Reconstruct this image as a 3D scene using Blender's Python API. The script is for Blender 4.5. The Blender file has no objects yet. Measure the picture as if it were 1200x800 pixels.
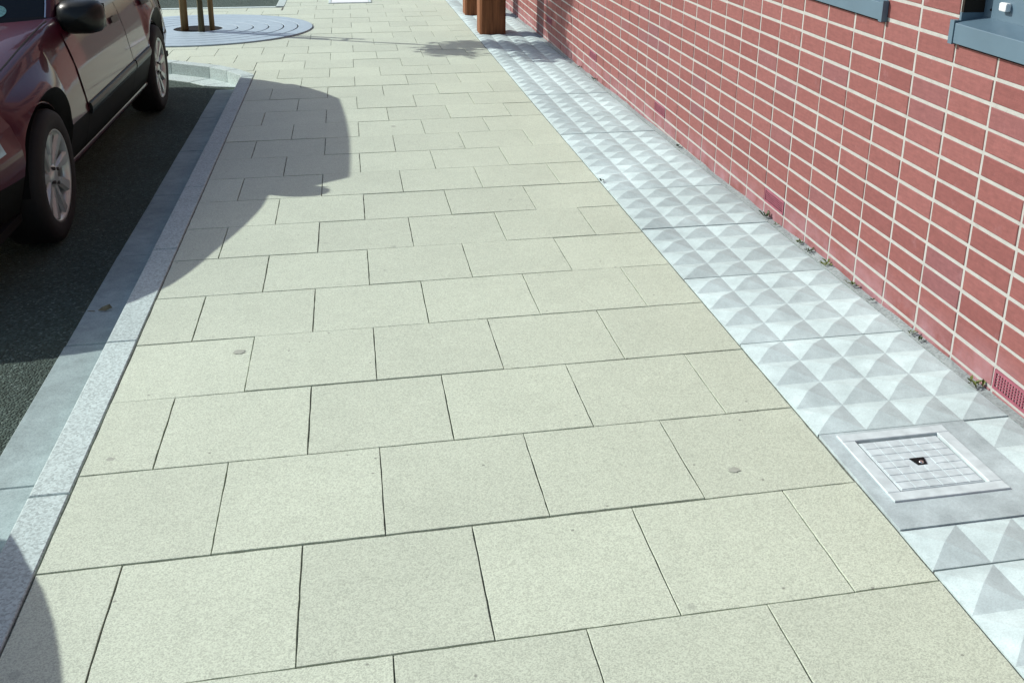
import bpy, math, random
from mathutils import Vector, Matrix
R = math.radians
random.seed(11)
scene = bpy.context.scene
col = scene.collection

# ------------------------------------------------------------------ camera
GX, GY = 0.01307, -0.02201           # slope of the footway (across, along)
def gz(x, y): return GX * x + GY * y
CAM = Vector((-1.25239, -1.69263, 1.51486))
FPX, PITCH, YAW, ROLL = 1199.42, 0.32518, 0.19717, 0.02130
PPX, PPY = 642.3, 236.8          # where the lens axis meets the (cropped) frame, in 1200 x 800 pixels
_F = Vector((math.sin(YAW) * math.cos(PITCH), math.cos(YAW) * math.cos(PITCH), -math.sin(PITCH)))
_R = Vector((math.cos(YAW), -math.sin(YAW), 0))
_U = _R.cross(_F)
_R2 = _R * math.cos(ROLL) + _U * math.sin(ROLL)
_U2 = -_R * math.sin(ROLL) + _U * math.cos(ROLL)
cd = bpy.data.cameras.new('camera')
cam = bpy.data.objects.new('camera', cd); col.objects.link(cam)
cam.matrix_world = Matrix(((_R2.x, _U2.x, -_F.x, CAM.x), (_R2.y, _U2.y, -_F.y, CAM.y), (_R2.z, _U2.z, -_F.z, CAM.z), (0, 0, 0, 1)))
cd.sensor_width = 36; cd.lens = FPX / 1200 * 36
cd.shift_x = (600 - PPX) / 1200; cd.shift_y = (PPY - 400) / 1200
cd.clip_start = 0.05; cd.clip_end = 2000
scene.camera = cam
def pix(p):
    d = Vector(p) - CAM; w = d.dot(_F)
    return PPX + FPX * d.dot(_R2) / w, PPY - FPX * d.dot(_U2) / w

# ------------------------------------------------------------------ light
SUN_EL = R(34.0)
SH = Vector((0.880, -0.475, 0)).normalized()          # the way shadows fall
world = bpy.data.worlds.new('World'); scene.world = world; world.use_nodes = True
wn = world.node_tree
bg = wn.nodes['Background']
sky = wn.nodes.new('ShaderNodeTexSky'); sky.sky_type = 'NISHITA'; sky.sun_disc = False
sky.sun_elevation = SUN_EL
sky.sun_rotation = math.atan2(-SH.x, -SH.y)           # sun stands at -SH; 0 is +Y, clockwise
sky.air_density = 1.0; sky.dust_density = 1.5; sky.ozone_density = 0.7
wn.links.new(sky.outputs[0], bg.inputs[0]); bg.inputs[1].default_value = 0.145
sd = bpy.data.lights.new('sun', 'SUN'); sd.energy = 4.3; sd.angle = R(0.53); sd.color = (1.0, 0.995, 0.93)
sun = bpy.data.objects.new('sun', sd); col.objects.link(sun)
ldir = Vector((SH.x * math.cos(SUN_EL), SH.y * math.cos(SUN_EL), -math.sin(SUN_EL)))
sun.rotation_euler = ldir.to_track_quat('-Z', 'Y').to_euler()
sun.location = (-8, 6, 9)
scene.view_settings.view_transform = 'Standard'
scene.view_settings.look = 'None'
scene.view_settings.gamma = 1.0
scene.view_settings.exposure = 0.15
scene.cycles.max_bounces = 8

# ------------------------------------------------------------------ materials
class NT:
    def __init__(s, name):
        s.m = bpy.data.materials.new(name); s.m.use_nodes = True
        s.t = s.m.node_tree; s.b = s.t.nodes['Principled BSDF']
    def n(s, typ, **kw):
        nd = s.t.nodes.new(typ)
        for k, v in kw.items(): setattr(nd, k, v)
        return nd
    def l(s, a, b): s.t.links.new(a, b)
    def pos(s): return s.n('ShaderNodeNewGeometry').outputs['Position']
    def objc(s): return s.n('ShaderNodeTexCoord').outputs['Object']
    def rnd(s): return s.n('ShaderNodeObjectInfo').outputs['Random']
    def noise(s, vec, scale, detail=4, rough=0.55, out=0):
        nd = s.n('ShaderNodeTexNoise'); nd.inputs['Scale'].default_value = scale
        nd.inputs['Detail'].default_value = detail; nd.inputs['Roughness'].default_value = rough
        s.l(vec, nd.inputs['Vector']); return nd.outputs[out]
    def vor(s, vec, scale, feature='F1', rnd=1.0, out='Distance'):
        nd = s.n('ShaderNodeTexVoronoi', feature=feature); nd.inputs['Scale'].default_value = scale
        nd.inputs['Randomness'].default_value = rnd
        s.l(vec, nd.inputs['Vector']); return nd.outputs[out]
    def ramp(s, fac, stops, interp='LINEAR'):
        nd = s.n('ShaderNodeValToRGB'); nd.color_ramp.interpolation = interp
        e = nd.color_ramp.elements
        while len(e) < len(stops): e.new(0.5)
        for i, (p, c) in enumerate(stops):
            e[i].position = p; e[i].color = (c, c, c, 1) if not hasattr(c, '__len__') else (*c[:3], 1)
        s.l(fac, nd.inputs[0]); return nd.outputs[0]
    def mix(s, fac, a, b, blend='MIX'):
        nd = s.n('ShaderNodeMix', data_type='RGBA', blend_type=blend)
        for inp, v in ((nd.inputs[0], fac), (nd.inputs[6], a), (nd.inputs[7], b)):
            if hasattr(v, 'is_linked'): s.l(v, inp)
            elif hasattr(v, '__len__'): inp.default_value = (*v[:3], 1)
            else: inp.default_value = v
        return nd.outputs[2]
    def math(s, op, a, b=0.0, clamp=False):
        nd = s.n('ShaderNodeMath', operation=op, use_clamp=clamp)
        for inp, v in ((nd.inputs[0], a), (nd.inputs[1], b)):
            if hasattr(v, 'is_linked'): s.l(v, inp)
            else: inp.default_value = v
        return nd.outputs[0]
    def vscale(s, vec, sc):
        nd = s.n('ShaderNodeMapping'); nd.inputs['Scale'].default_value = sc; s.l(vec, nd.inputs['Vector']); return nd.outputs[0]
    def color(s, c):
        if hasattr(c, 'is_linked'): s.l(c, s.b.inputs['Base Color'])
        else: s.b.inputs['Base Color'].default_value = (*c[:3], 1)
    def rough(s, r):
        if hasattr(r, 'is_linked'): s.l(r, s.b.inputs['Roughness'])
        else: s.b.inputs['Roughness'].default_value = r
    def bump(s, h, strength=0.3, dist=0.01):
        nd = s.n('ShaderNodeBump'); nd.inputs['Strength'].default_value = strength; nd.inputs['Distance'].default_value = dist
        s.l(h, nd.inputs['Height']); s.l(nd.outputs[0], s.b.inputs['Normal'])
    def spec(s, v): s.b.inputs['Specular IOR Level'].default_value = v
    def metal(s, v): s.b.inputs['Metallic'].default_value = v

def simple(name, c, rough=0.6, metal=0.0, spec=0.5, coat=0.0, var=0.12, scale=30, bump=0.0):
    t = NT(name); p = t.objc()
    nz = t.noise(p, scale, 5)
    lo = tuple(v * (1 - var) for v in c); hi = tuple(min(1, v * (1 + var)) for v in c)
    t.color(t.ramp(nz, [(0.3, lo), (0.7, hi)])); t.rough(rough); t.metal(metal); t.spec(spec)
    if coat: t.b.inputs['Coat Weight'].default_value = coat; t.b.inputs['Coat Roughness'].default_value = 0.03
    if bump: t.bump(nz, bump, 0.004)
    return t.m

def speckled(name, base, speck=0.25, fine=260, spec=0.25, blotch=0.06, tone=0.07, bump=0.22, dots=True, rough=0.85):
    t = NT(name); p = t.pos()
    big = t.noise(p, 2.3, 5, 0.6)
    mid = t.noise(p, 17, 4, 0.6)
    sp = t.vor(p, fine, out='Color')
    sep = t.n('ShaderNodeSeparateColor'); t.l(sp, sep.inputs[0])
    fn = t.noise(p, fine * 0.8, 3, 0.7)
    f1 = t.math('ADD', t.math('MULTIPLY', sep.outputs[0], 0.78), t.math('MULTIPLY', fn, 0.22))
    k = t.ramp(f1, [(0.15, 1 - speck), (0.5, 1.0), (0.85, 1 + speck * 0.6)])
    c = t.mix(1.0, base, k, 'MULTIPLY')
    c = t.mix(1.0, c, t.ramp(big, [(0.28, 1 - blotch), (0.72, 1 + blotch * 0.5)]), 'MULTIPLY')
    c = t.mix(1.0, c, t.ramp(mid, [(0.3, 1 - blotch * 0.6), (0.7, 1 + blotch * 0.35)]), 'MULTIPLY')
    c = t.mix(1.0, c, t.ramp(t.rnd(), [(0.0, (1 - tone, 1 - tone * 1.02, 1 - tone * 1.15)), (1.0, (1.04, 1.04, 1.03))]), 'MULTIPLY')
    if dots:   # little dark specks and old gum marks
        d1 = t.vor(p, 11.0)
        c = t.mix(t.ramp(d1, [(0.030, 0.62), (0.052, 0.0)]), c, (0.10, 0.10, 0.09))
        d2 = t.vor(t.vscale(p, (1.0, 1.0, 0.0)), 3.1)
        c = t.mix(t.ramp(t.math('ADD', d2, t.math('MULTIPLY', mid, 0.06)), [(0.052, 0.32), (0.078, 0.0)]), c, (0.14, 0.15, 0.14))
    t.color(c); t.rough(rough); t.spec(spec)
    h = t.math('ADD', t.math('MULTIPLY', f1, 1.0), t.math('MULTIPLY', mid, 0.6))
    t.bump(h, bump, 0.0035)
    return t.m

M = {}
M['paver'] = speckled('buff_paving_concrete', (0.506, 0.566, 0.458), tone=0.05, fine=400, spec=0.5, rough=0.62)
M['kerb'] = speckled('kerb_concrete', (0.46, 0.55, 0.54), speck=0.27, fine=190, tone=0.06, dots=False)
M['channel'] = speckled('channel_concrete', (0.32, 0.405, 0.41), speck=0.14, fine=300, tone=0.08, blotch=0.26, dots=False, bump=0.2)
M['pyramid'] = speckled('pyramid_concrete', (0.505, 0.615, 0.62), speck=0.08, fine=340, tone=0.09, blotch=0.22, dots=False, bump=0.12)
M['infill'] = speckled('trowelled_concrete', (0.43, 0.515, 0.53), speck=0.08, fine=300, blotch=0.32, dots=False, bump=0.15)
M['joint'] = speckled('joint_sand', (0.17, 0.18, 0.15), speck=0.4, fine=200, dots=False)
M['earth'] = speckled('earth', (0.12, 0.11, 0.09), speck=0.3, fine=60, dots=False)
def asphalt():
    t = NT('asphalt'); p = t.pos()
    v = t.vor(p, 130, out='Color'); sep = t.n('ShaderNodeSeparateColor'); t.l(v, sep.inputs[0])
    d = t.vor(p, 130)
    c = t.ramp(sep.outputs[0], [(0.0, (0.034, 0.052, 0.042)), (0.7, (0.058, 0.088, 0.074)), (0.95, (0.080, 0.118, 0.102)), (1.0, (0.15, 0.20, 0.18))])
    c = t.mix(1.0, c, t.ramp(t.noise(p, 1.7, 5), [(0.3, 0.75), (0.7, 1.15)]), 'MULTIPLY')
    t.color(c); t.rough(0.9); t.spec(0.25)
    t.bump(t.math('ADD', t.math('MULTIPLY', d, -1.0), t.math('MULTIPLY', t.noise(p, 60, 3), 0.6)), 0.9, 0.009)
    return t.m
M['asphalt'] = asphalt()
def brick(name='brick_face'):
    t = NT(name); p = t.pos()
    rn = t.rnd()
    base = t.ramp(rn, [(0.0, (0.200, 0.068, 0.062)), (0.3, (0.216, 0.076, 0.069)), (0.6, (0.228, 0.082, 0.074)), (0.88, (0.235, 0.087, 0.080)), (0.95, (0.214, 0.083, 0.082)), (1.0, (0.194, 0.076, 0.081))])
    st = t.noise(t.vscale(p, (1, 6, 40)), 3.0, 5, 0.6)
    c = t.mix(1.0, base, t.ramp(st, [(0.25, 0.84), (0.75, 1.12)]), 'MULTIPLY')
    c = t.mix(1.0, c, t.ramp(t.noise(p, 55, 4, 0.65), [(0.3, 0.90), (0.7, 1.08)]), 'MULTIPLY')
    # lime bloom: faint everywhere, stronger over the damp lowest courses
    sx = t.n('ShaderNodeSeparateXYZ'); t.l(p, sx.inputs[0])
    hrel = t.math('SUBTRACT', sx.outputs[2], t.math('MULTIPLY', sx.outputs[1], GY))
    low = t.ramp(t.math('MULTIPLY', hrel, 2.0), [(0.06, 1.0), (0.34, 0.0)])
    bl = t.noise(p, 6.5, 6, 0.65)
    f = t.math('MULTIPLY', t.ramp(bl, [(0.36, 0.0), (0.66, 0.62)]), low)
    f2 = t.math('MULTIPLY', t.ramp(t.noise(p, 9.5, 6, 0.7), [(0.60, 0.0), (0.78, 0.34)]), 1.0)
    c = t.mix(t.math('MAXIMUM', f, f2), c, (0.38, 0.23, 0.26))
    t.color(c); t.rough(0.72); t.spec(0.3)
    t.bump(t.math('ADD', t.noise(p, 160, 4, 0.7), t.math('MULTIPLY', st, 0.4)), 0.22, 0.003)
    return t.m
M['brick'] = brick()
def mortar():
    t = NT('mortar'); p = t.pos()
    c = t.ramp(t.noise(p, 25, 6, 0.7), [(0.20, (0.29, 0.28, 0.26)), (0.42, (0.375, 0.375, 0.35)), (0.75, (0.435, 0.44, 0.415))])
    t.color(c); t.rough(0.92); t.spec(0.15); t.bump(t.noise(p, 300, 3), 0.4, 0.003); return t.m
M['mortar'] = mortar()
M['airbrick'] = simple('pink_clay_vent', (0.27, 0.075, 0.105), 0.6, bump=0.2)
M['void'] = simple('dark_void', (0.012, 0.012, 0.012), 0.9, spec=0.1)
M['sill'] = simple('blue_grey_powder_coat', (0.092, 0.150, 0.195), 0.42, var=0.06, scale=9, bump=0.05)
M['reveal_shade'] = simple('dark_reveal_shade', (0.020, 0.016, 0.012), 0.7, spec=0.2)  # near-black stands in for the shade inside the window openings
M['glass'] = simple('dark_glass', (0.010, 0.014, 0.015), 0.04, spec=0.32, var=0.0)
M['white'] = simple('white_plastic', (0.75, 0.77, 0.77), 0.4, var=0.03)
M['steel'] = simple('pale_galvanised_steel', (0.50, 0.58, 0.59), 0.7, 0.0, var=0.17, scale=22, bump=0.15)
M['steel2'] = simple('dull_galvanised_steel', (0.48, 0.56, 0.575), 0.7, 0.0, var=0.17, scale=26, bump=0.2)
M['grille'] = simple('blue_grey_grille_paint', (0.35, 0.44, 0.495), 0.5, 0.1, var=0.08, scale=14, bump=0.1)
def timber(name, a, b, sc=22):
    t = NT(name); p = t.objc()
    g = t.noise(t.vscale(p, (sc, sc, 1.1)), 2.0, 6, 0.65)
    c = t.ramp(g, [(0.3, a), (0.5, tuple((x + y) / 2 for x, y in zip(a, b))), (0.72, b)])
    t.color(c); t.rough(0.8); t.spec(0.25); t.bump(g, 0.5, 0.006); return t.m
M['post'] = timber('weathered_oak', (0.10, 0.038, 0.016), (0.30, 0.120, 0.050))
M['stake'] = timber('green_treated_stake', (0.12, 0.080, 0.032), (0.26, 0.17, 0.075), 30)
M['bark'] = timber('young_bark', (0.045, 0.042, 0.022), (0.12, 0.10, 0.05), 40)
M['strap'] = simple('black_rubber_strap', (0.02, 0.02, 0.02), 0.7)
def leafmat(name, a, b):
    t = NT(name)
    c = t.ramp(t.noise(t.pos(), 8, 3), [(0.3, a), (0.7, b)])
    t.color(c); t.rough(0.55); t.spec(0.3)
    t.b.inputs['Subsurface Weight'].default_value = 0.0
    return t.m
M['leaf'] = leafmat('tree_leaf', (0.035, 0.075, 0.015), (0.075, 0.13, 0.03))
M['weed'] = leafmat('weed_leaf', (0.06, 0.10, 0.025), (0.19, 0.21, 0.05))
M['moss'] = leafmat('dark_moss', (0.025, 0.045, 0.014), (0.07, 0.10, 0.03))
M['dryleaf'] = simple('dry_leaf', (0.17, 0.16, 0.09), 0.8, var=0.3, scale=80)
def paint(name, c, fl=0.3):
    t = NT(name); p = t.objc()
    t.color(c); t.metal(fl); t.rough(0.42); t.spec(0.25)
    t.b.inputs['Coat IOR'].default_value = 1.38; t.b.inputs['Coat Weight'].default_value = 0.78; t.b.inputs['Coat Roughness'].default_value = 0.02
    # thin road film low on the panels
    d = t.noise(p, 5, 6, 0.7)
    t.l(t.ramp(d, [(0.3, 0.02), (0.8, 0.07)]), t.b.inputs['Coat Roughness'])
    return t.m
M['maroon'] = paint('maroon_car_paint', (0.060, 0.004, 0.013), 0.0)
M['silver'] = paint('silver_car_paint', (0.35, 0.36, 0.37), 0.7)
M['trim'] = simple('black_trim', (0.009, 0.011, 0.009), 0.36, spec=0.32)
M['rubber'] = simple('tyre_rubber', (0.005, 0.005, 0.0048), 0.75, var=0.25, bump=0.2)
M['alloy'] = simple('silver_alloy', (0.50, 0.55, 0.53), 0.33, 0.55, var=0.05)
M['brake'] = simple('brake_disc', (0.06, 0.055, 0.05), 0.6, 0.5)
M['lens'] = simple('headlamp_lens', (0.46, 0.54, 0.55), 0.08, 0.3, coat=1.0, var=0.15, scale=25)
M['redlens'] = simple('tail_lamp_lens', (0.25, 0.01, 0.01), 0.1, coat=1.0)
M['chrome'] = simple('bright_trim', (0.70, 0.70, 0.69), 0.16, 0.95, var=0.02)
M['disc'] = simple('green_paper_disc', (0.22, 0.50, 0.44), 0.5, var=0.3, scale=120)
M['cladding'] = simple('black_cladding', (0.008, 0.009, 0.008), 0.6, spec=0.12)
M['haunch'] = speckled('haunch_mortar', (0.27, 0.31, 0.31), speck=0.25, fine=160, dots=False, bump=0.4)
M['under'] = simple('underbody_black', (0.010, 0.010, 0.010), 0.9, spec=0.1)
M['gum'] = simple('old_gum', (0.33, 0.355, 0.30), 0.8)

# ------------------------------------------------------------------ mesh helpers
def tag(o, label=None, cat=None, group=None, kind=None):
    if label: o['label'] = label
    if cat: o['category'] = cat
    if group: o['group'] = group
    if kind: o['kind'] = kind
    return o
def empty(name, loc=(0, 0, 0), rot=(0, 0, 0)):
    o = bpy.data.objects.new(name, None); col.objects.link(o)
    o.location = loc; o.rotation_euler = rot; o.empty_display_size = 0.1
    return o
def obj(name, me, mat=None, parent=None, loc=(0, 0, 0), rot=(0, 0, 0)):
    o = bpy.data.objects.new(name, me); col.objects.link(o)
    if mat is not None and len(me.materials) == 0: me.materials.append(mat)
    o.location = loc; o.rotation_euler = rot
    if parent is not None: o.parent = parent
    return o
class MB:
    def __init__(s): s.v = []; s.f = []; s.sm = []
    def add(s, vs, fs, smooth=False):
        n = len(s.v); s.v += [tuple(p) for p in vs]
        for f in fs: s.f.append(tuple(i + n for i in f)); s.sm.append(smooth)
        return s
    def box(s, x0, x1, y0, y1, z0, z1, fn=None):
        vs = [(x, y, z) for z in (z0, z1) for y in (y0, y1) for x in (x0, x1)]
        if fn: vs = [fn(*p) for p in vs]
        return s.add(vs, [(0, 2, 3, 1), (4, 5, 7, 6), (0, 1, 5, 4), (2, 6, 7, 3), (0, 4, 6, 2), (1, 3, 7, 5)])
    def bbox(s, x0, x1, y0, y1, z0, z1, b, fn=None):
        """box with its top edges chamfered by b"""
        lo = [(x0, y0), (x1, y0), (x1, y1), (x0, y1)]; hi = [(x0 + b, y0 + b), (x1 - b, y0 + b), (x1 - b, y1 - b), (x0 + b, y1 - b)]
        return s.prism(lo, z0, z1, b, hi, fn)
    def prism(s, poly, z0, z1, b=0.0, inner=None, fn=None):
        """polygon (counter-clockwise) extruded; top edge chamfered by b when inner is given"""
        n = len(poly)
        vs = [(x, y, z0) for x, y in poly] + [(x, y, z1 - b) for x, y in poly]
        fs = [tuple(reversed(range(n)))] + [(i, (i + 1) % n, n + (i + 1) % n, n + i) for i in range(n)]
        if inner:
            vs += [(x, y, z1) for x, y in inner]
            fs += [(n + i, n + (i + 1) % n, 2 * n + (i + 1) % n, 2 * n + i) for i in range(n)] + [tuple(range(2 * n, 3 * n))]
        else: fs += [tuple(range(n, 2 * n))]
        if fn: vs = [fn(*p) for p in vs]
        return s.add(vs, fs)
    def lathe(s, prof, seg=32, axis='x', a0=0.0, a1=2 * math.pi, smooth=True, c=(0, 0, 0)):
        """prof: list of (along axis, radius)"""
        full = abs(a1 - a0 - 2 * math.pi) < 1e-6; n = seg if full else seg + 1
        vs = []
        for i in range(n):
            a = a0 + (a1 - a0) * i / seg; ca, sa = math.cos(a), math.sin(a)
            for (t, r) in prof:
                p = (t, r * ca, r * sa) if axis == 'x' else (r * ca, r * sa, t)
                vs.append((p[0] + c[0], p[1] + c[1], p[2] + c[2]))
        m = len(prof); fs = []
        for i in range(seg):
            j = (i + 1) % n
            for k in range(m - 1): fs.append((i * m + k, j * m + k, j * m + k + 1, i * m + k + 1))
        return s.add(vs, fs, smooth)
    def tube(s, pts, rads, seg=10, smooth=True, cap=True):
        vs = []; fs = []
        pts = [Vector(p) for p in pts]
        for i, p in enumerate(pts):
            d = (pts[min(i + 1, len(pts) - 1)] - pts[max(i - 1, 0)]).normalized()
            a = d.cross(Vector((0, 1, 0.01)) if abs(d.y) < 0.9 else Vector((1, 0, 0))).normalized(); b = d.cross(a)
            for k in range(seg):
                t = 2 * math.pi * k / seg; vs.append(p + (a * math.cos(t) + b * math.sin(t)) * rads[i])
        for i in range(len(pts) - 1):
            for k in range(seg):
                k2 = (k + 1) % seg; fs.append((i * seg + k, i * seg + k2, (i + 1) * seg + k2, (i + 1) * seg + k))
        if cap:
            fs.append(tuple(reversed(range(seg)))); fs.append(tuple(range((len(pts) - 1) * seg, len(pts) * seg)))
        return s.add(vs, fs, smooth)
    def mesh(s, name, origin=None):
        me = bpy.data.meshes.new(name)
        v = s.v if origin is None else [(p[0] - origin[0], p[1] - origin[1], p[2] - origin[2]) for p in s.v]
        me.from_pydata(v, [], s.f)
        me.polygons.foreach_set('use_smooth', s.sm); me.update()
        return me
    def build(s, name, mat, parent=None, origin=None, local=False):
        """link as one object; with an origin the mesh is centred there (world coords in)"""
        me = s.mesh(name, origin)
        return obj(name, me, mat, parent, origin if origin is not None else (0, 0, 0))
def onground(x, y, z): return (x, y, z + gz(x, y))
def bevel(o, w, seg=2, angle=40):
    m = o.modifiers.new('bevel', 'BEVEL'); m.width = w; m.segments = seg; m.limit_method = 'ANGLE'; m.angle_limit = R(angle)
    return o
def clip(poly, nx, ny, d):
    """keep nx*x+ny*y >= d"""
    out = []
    for i, a in enumerate(poly):
        b = poly[(i + 1) % len(poly)]
        da = nx * a[0] + ny * a[1] - d; db = nx * b[0] + ny * b[1] - d
        if da >= 0: out.append(a)
        if (da >= 0) != (db >= 0):
            t = da / (da - db); out.append((a[0] + t * (b[0] - a[0]), a[1] + t * (b[1] - a[1])))
    return out
def area(p): return 0.5 * sum(p[i][0] * p[(i + 1) % len(p)][1] - p[(i + 1) % len(p)][0] * p[i][1] for i in range(len(p)))
def inset(poly, d):
    n = len(poly); out = []
    for i in range(n):
        p0, p1, p2 = Vector(poly[i - 1]), Vector(poly[i]), Vector(poly[(i + 1) % n])
        e1 = (p1 - p0).normalized(); e2 = (p2 - p1).normalized()
        n1 = Vector((-e1.y, e1.x)); n2 = Vector((-e2.y, e2.x))
        k = 1 + n1.dot(n2)
        out.append(tuple(p1 + (n1 + n2) * (d / max(k, 0.3))))
    return out

# ------------------------------------------------------------------ setting: ground, road, footway
XW = 0.6313                # face of the brick wall
XL, XK, XC = -1.992, -2.092, -2.283      # paving | kerb | channel edges
ROADZ = -0.10
b = MB(); b.prism([(-300, -300), (300, -300), (300, 300), (-300, 300)], -1.2, -0.75)
b.v = [(x, y, z + max(-6, min(6, gz(max(-40, min(40, x)), max(-40, min(40, y)))))) for x, y, z in b.v]
tag(b.build('ground', M['earth']), kind='structure')
b = MB(); b.prism([(-40, -40), (XK + 0.02, -40), (XK + 0.02, 60), (-40, 60)], -0.5, ROADZ, fn=onground)
tag(b.build('road', M['asphalt']), kind='structure')
pavement = tag(MB().prism([(XL - 0.02, -40), (XW + 0.3, -40), (XW + 0.3, 60), (XL - 0.02, 60)], -0.6, -0.0060, fn=onground).build('pavement', M['joint']), kind='structure')
# build-out round the tree: outline of the outer kerb edge
CURVE = [(-2.092, 6.54), (-2.10, 6.60), (-2.225, 6.83), (-2.384, 7.03), (-2.725, 7.30), (-3.30, 7.66), (-4.30, 8.05)]
BO_END = 11.22
def off_curve(d):
    out = []
    for i, p in enumerate(CURVE):
        a = Vector(CURVE[max(i - 1, 0)]); c = Vector(CURVE[min(i + 1, len(CURVE) - 1)])
        t = (c - a).normalized(); nrm = Vector((t.y, -t.x))
        out.append(tuple(Vector(p) + nrm * d))
    return out
inner = off_curve(0.105)
bo = [(XL - 0.03, 6.62)] + [(XL - 0.03, BO_END - 0.1), (-4.19, BO_END - 0.1)] + list(reversed(inner[1:]))
b = MB(); b.prism(bo if area(bo) > 0 else list(reversed(bo)), -0.5, -0.0065, fn=onground)
b.build('build_out_bed', M['joint'], pavement)

# paving slabs: 400 mm squares in half bond
D, W, SK, GAP = 0.40089, 0.40003, 0.00264, 0.0040
slabs = []
for j in range(-2, 36):
    y0, y1 = j * D, (j + 1) * D
    first = 0.2085 if j % 2 == 0 else 0.4100
    xs = [-0.003]; x = -first + (random.uniform(-.004, .004))
    while x > -4.6:
        xs.append(x); x -= W
    ycen = (y0 + y1) / 2
    for a, c in zip(xs[:-1], xs[1:]):
        w2 = GAP * random.uniform(0.32, 0.46); h2 = GAP * random.uniform(0.50, 0.70)
        poly = [(c + w2, y0 + h2), (a - w2, y0 + h2), (a - w2, y1 - h2), (c + w2, y1 - h2)]
        poly = [(px, py + SK * px) for px, py in poly]
        xm = (a + c) / 2
        if j == 16 and c < XL < a:       # the small cut piece behind the kerb bend
            tri = clip(poly, -1, 0, -(XL - 0.004))
            p0, p1 = Vector(inner[1]), Vector(inner[2]); t = (p1 - p0).normalized(); nn = Vector((t.y, -t.x))
            tri = clip(tri, nn.x, nn.y, nn.dot(p0) + .002)
            if len(tri) > 2: slabs.append(tri)
        if c < XL < a and BO_END - 0.25 < ycen < BO_END + .3:
            lf = clip(clip(poly, -1, 0, -(XL - .002)), 0, -1, -(BO_END - 0.108))
            if len(lf) > 2 and area(lf) > .004: slabs.append(lf)
            poly = clip(poly, 1, 0, XL + 0.002)
            slabs.append(poly); continue
        if ycen < 6.62 or ycen > BO_END - 0.02: poly = clip(poly, 1, 0, XL + 0.003)
        elif ycen < 6.9 and xm > XL - .12: poly = clip(poly, 1, 0, XL + 0.003)
        elif xm < XL + 0.3:
            # clip by the kerb segment nearest to the slab, and by the far kerb
            best = min(range(len(inner) - 1), key=lambda i: (Vector(inner[i]).lerp(Vector(inner[i + 1]), .5) - Vector((xm, ycen))).length)
            for i in ([best] if best else [0, 1]):
                p0, p1 = Vector(inner[i]), Vector(inner[i + 1]); t = (p1 - p0).normalized()
                nn = Vector((t.y, -t.x)); poly = clip(poly, nn.x, nn.y, nn.dot(p0) + 0.002) if poly else poly
            if poly: poly = clip(poly, 1, 0, -4.18)
        if poly and ycen > BO_END - 0.6: 
            if xm < XL: poly = clip(poly, 0, -1, -(BO_END - 0.108))
        if len(poly) < 3: continue
        if area(poly) < 0.0035: continue
        slabs.append(poly)
def slab_visible(poly):
    c = (sum(p[0] for p in poly) / len(poly), sum(p[1] for p in poly) / len(poly))
    px, py = pix((c[0], c[1], gz(*c))); return -150 < px < 1400 and -60 < py < 1000
keep = sorted([p for p in slabs if slab_visible(p)], key=lambda p: p[0][1])[:300]
rest = [p for p in slabs if p not in keep]
def rough(poly, amp, step=0.036):
    """polygon with its edges broken into short, slightly uneven lengths"""
    out = []
    for i, a in enumerate(poly):
        c = poly[(i + 1) % len(poly)]; d = Vector(c) - Vector(a); n = max(1, int(d.length / step))
        nr = Vector((-d.y, d.x)).normalized() if d.length > 1e-6 else Vector((0, 0))
        for k in range(n):
            p = Vector(a) + d * (k / n)
            if k: p += nr * random.uniform(-amp * .35, amp) + d.normalized() * random.uniform(-.008, .008)
            else: p += Vector((random.uniform(-.0006, .0006), random.uniform(-.0006, .0006)))
            out.append(tuple(p))
    return out
for poly in keep:
    cx = sum(p[0] for p in poly) / len(poly); cy = sum(p[1] for p in poly) / len(poly)
    dz = random.uniform(-0.0016, 0.0012)
    tx, ty = random.uniform(-.0016, .0016), random.uniform(-.0016, .0016)
    b = MB(); q = rough([(x - cx, y - cy) for x, y in poly], 0.0013)
    b.prism(q, -0.03, 0.0, 0.0007, inset(q, 0.0006), fn=lambda x, y, z: (x, y, z + (GX + tx) * x + (GY + ty) * y))
    obj('paving_slab', b.mesh('paving_slab'), M['paver'], pavement, (cx, cy, gz(cx, cy) + dz))
if rest:
    b = MB()
    for poly in rest: b.prism(poly, -0.03, -0.001, fn=onground)
    tag(b.build('distant_paving', M['paver'], pavement), kind='stuff')

# kerb stones
kerb = tag(empty('kerb'), kind='structure')
def kerb_mesh(p0, p1, w0, w1):
    """stone between outer points p0->p1 and inner points w0<-w1"""
    g = 0.003
    a, c = Vector(p0), Vector(p1); t = (c - a).normalized() * g
    wa, wc = Vector(w0), Vector(w1)
    return [tuple(a + t), tuple(wa + t), tuple(wc - t), tuple(c - t)]
def lay_kerb(quad, parent, name='kerb_stone', mat='kerb', z0=-0.3, z1=0.0, bev=0.014):
    if area(quad) < 0: quad = list(reversed(quad))
    cx = sum(p[0] for p in quad) / 4; cy = sum(p[1] for p in quad) / 4
    z1 += random.uniform(-0.0015, 0.0015)
    ins = inset(quad, 0.003)
    b = MB(); b.prism(quad, z0, z1, 0.003, ins, fn=onground)
    o = b.build(name, M[mat], parent, (cx, cy, gz(cx, cy)))
    return o
KL = 0.918
ys = [0.719 + KL * k for k in range(-4, 7)] + [6.54]
for a, c in zip(ys[:-1], ys[1:]):
    lay_kerb(kerb_mesh((XK, a), (XK, c), (XL - 0.002, a), (XL - 0.002, c)), kerb, z1=0.003)
for i in range(len(CURVE) - 1):
    lay_kerb(kerb_mesh(CURVE[i], CURVE[i + 1], inner[i], inner[i + 1]), kerb, z1=0.004)
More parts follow.
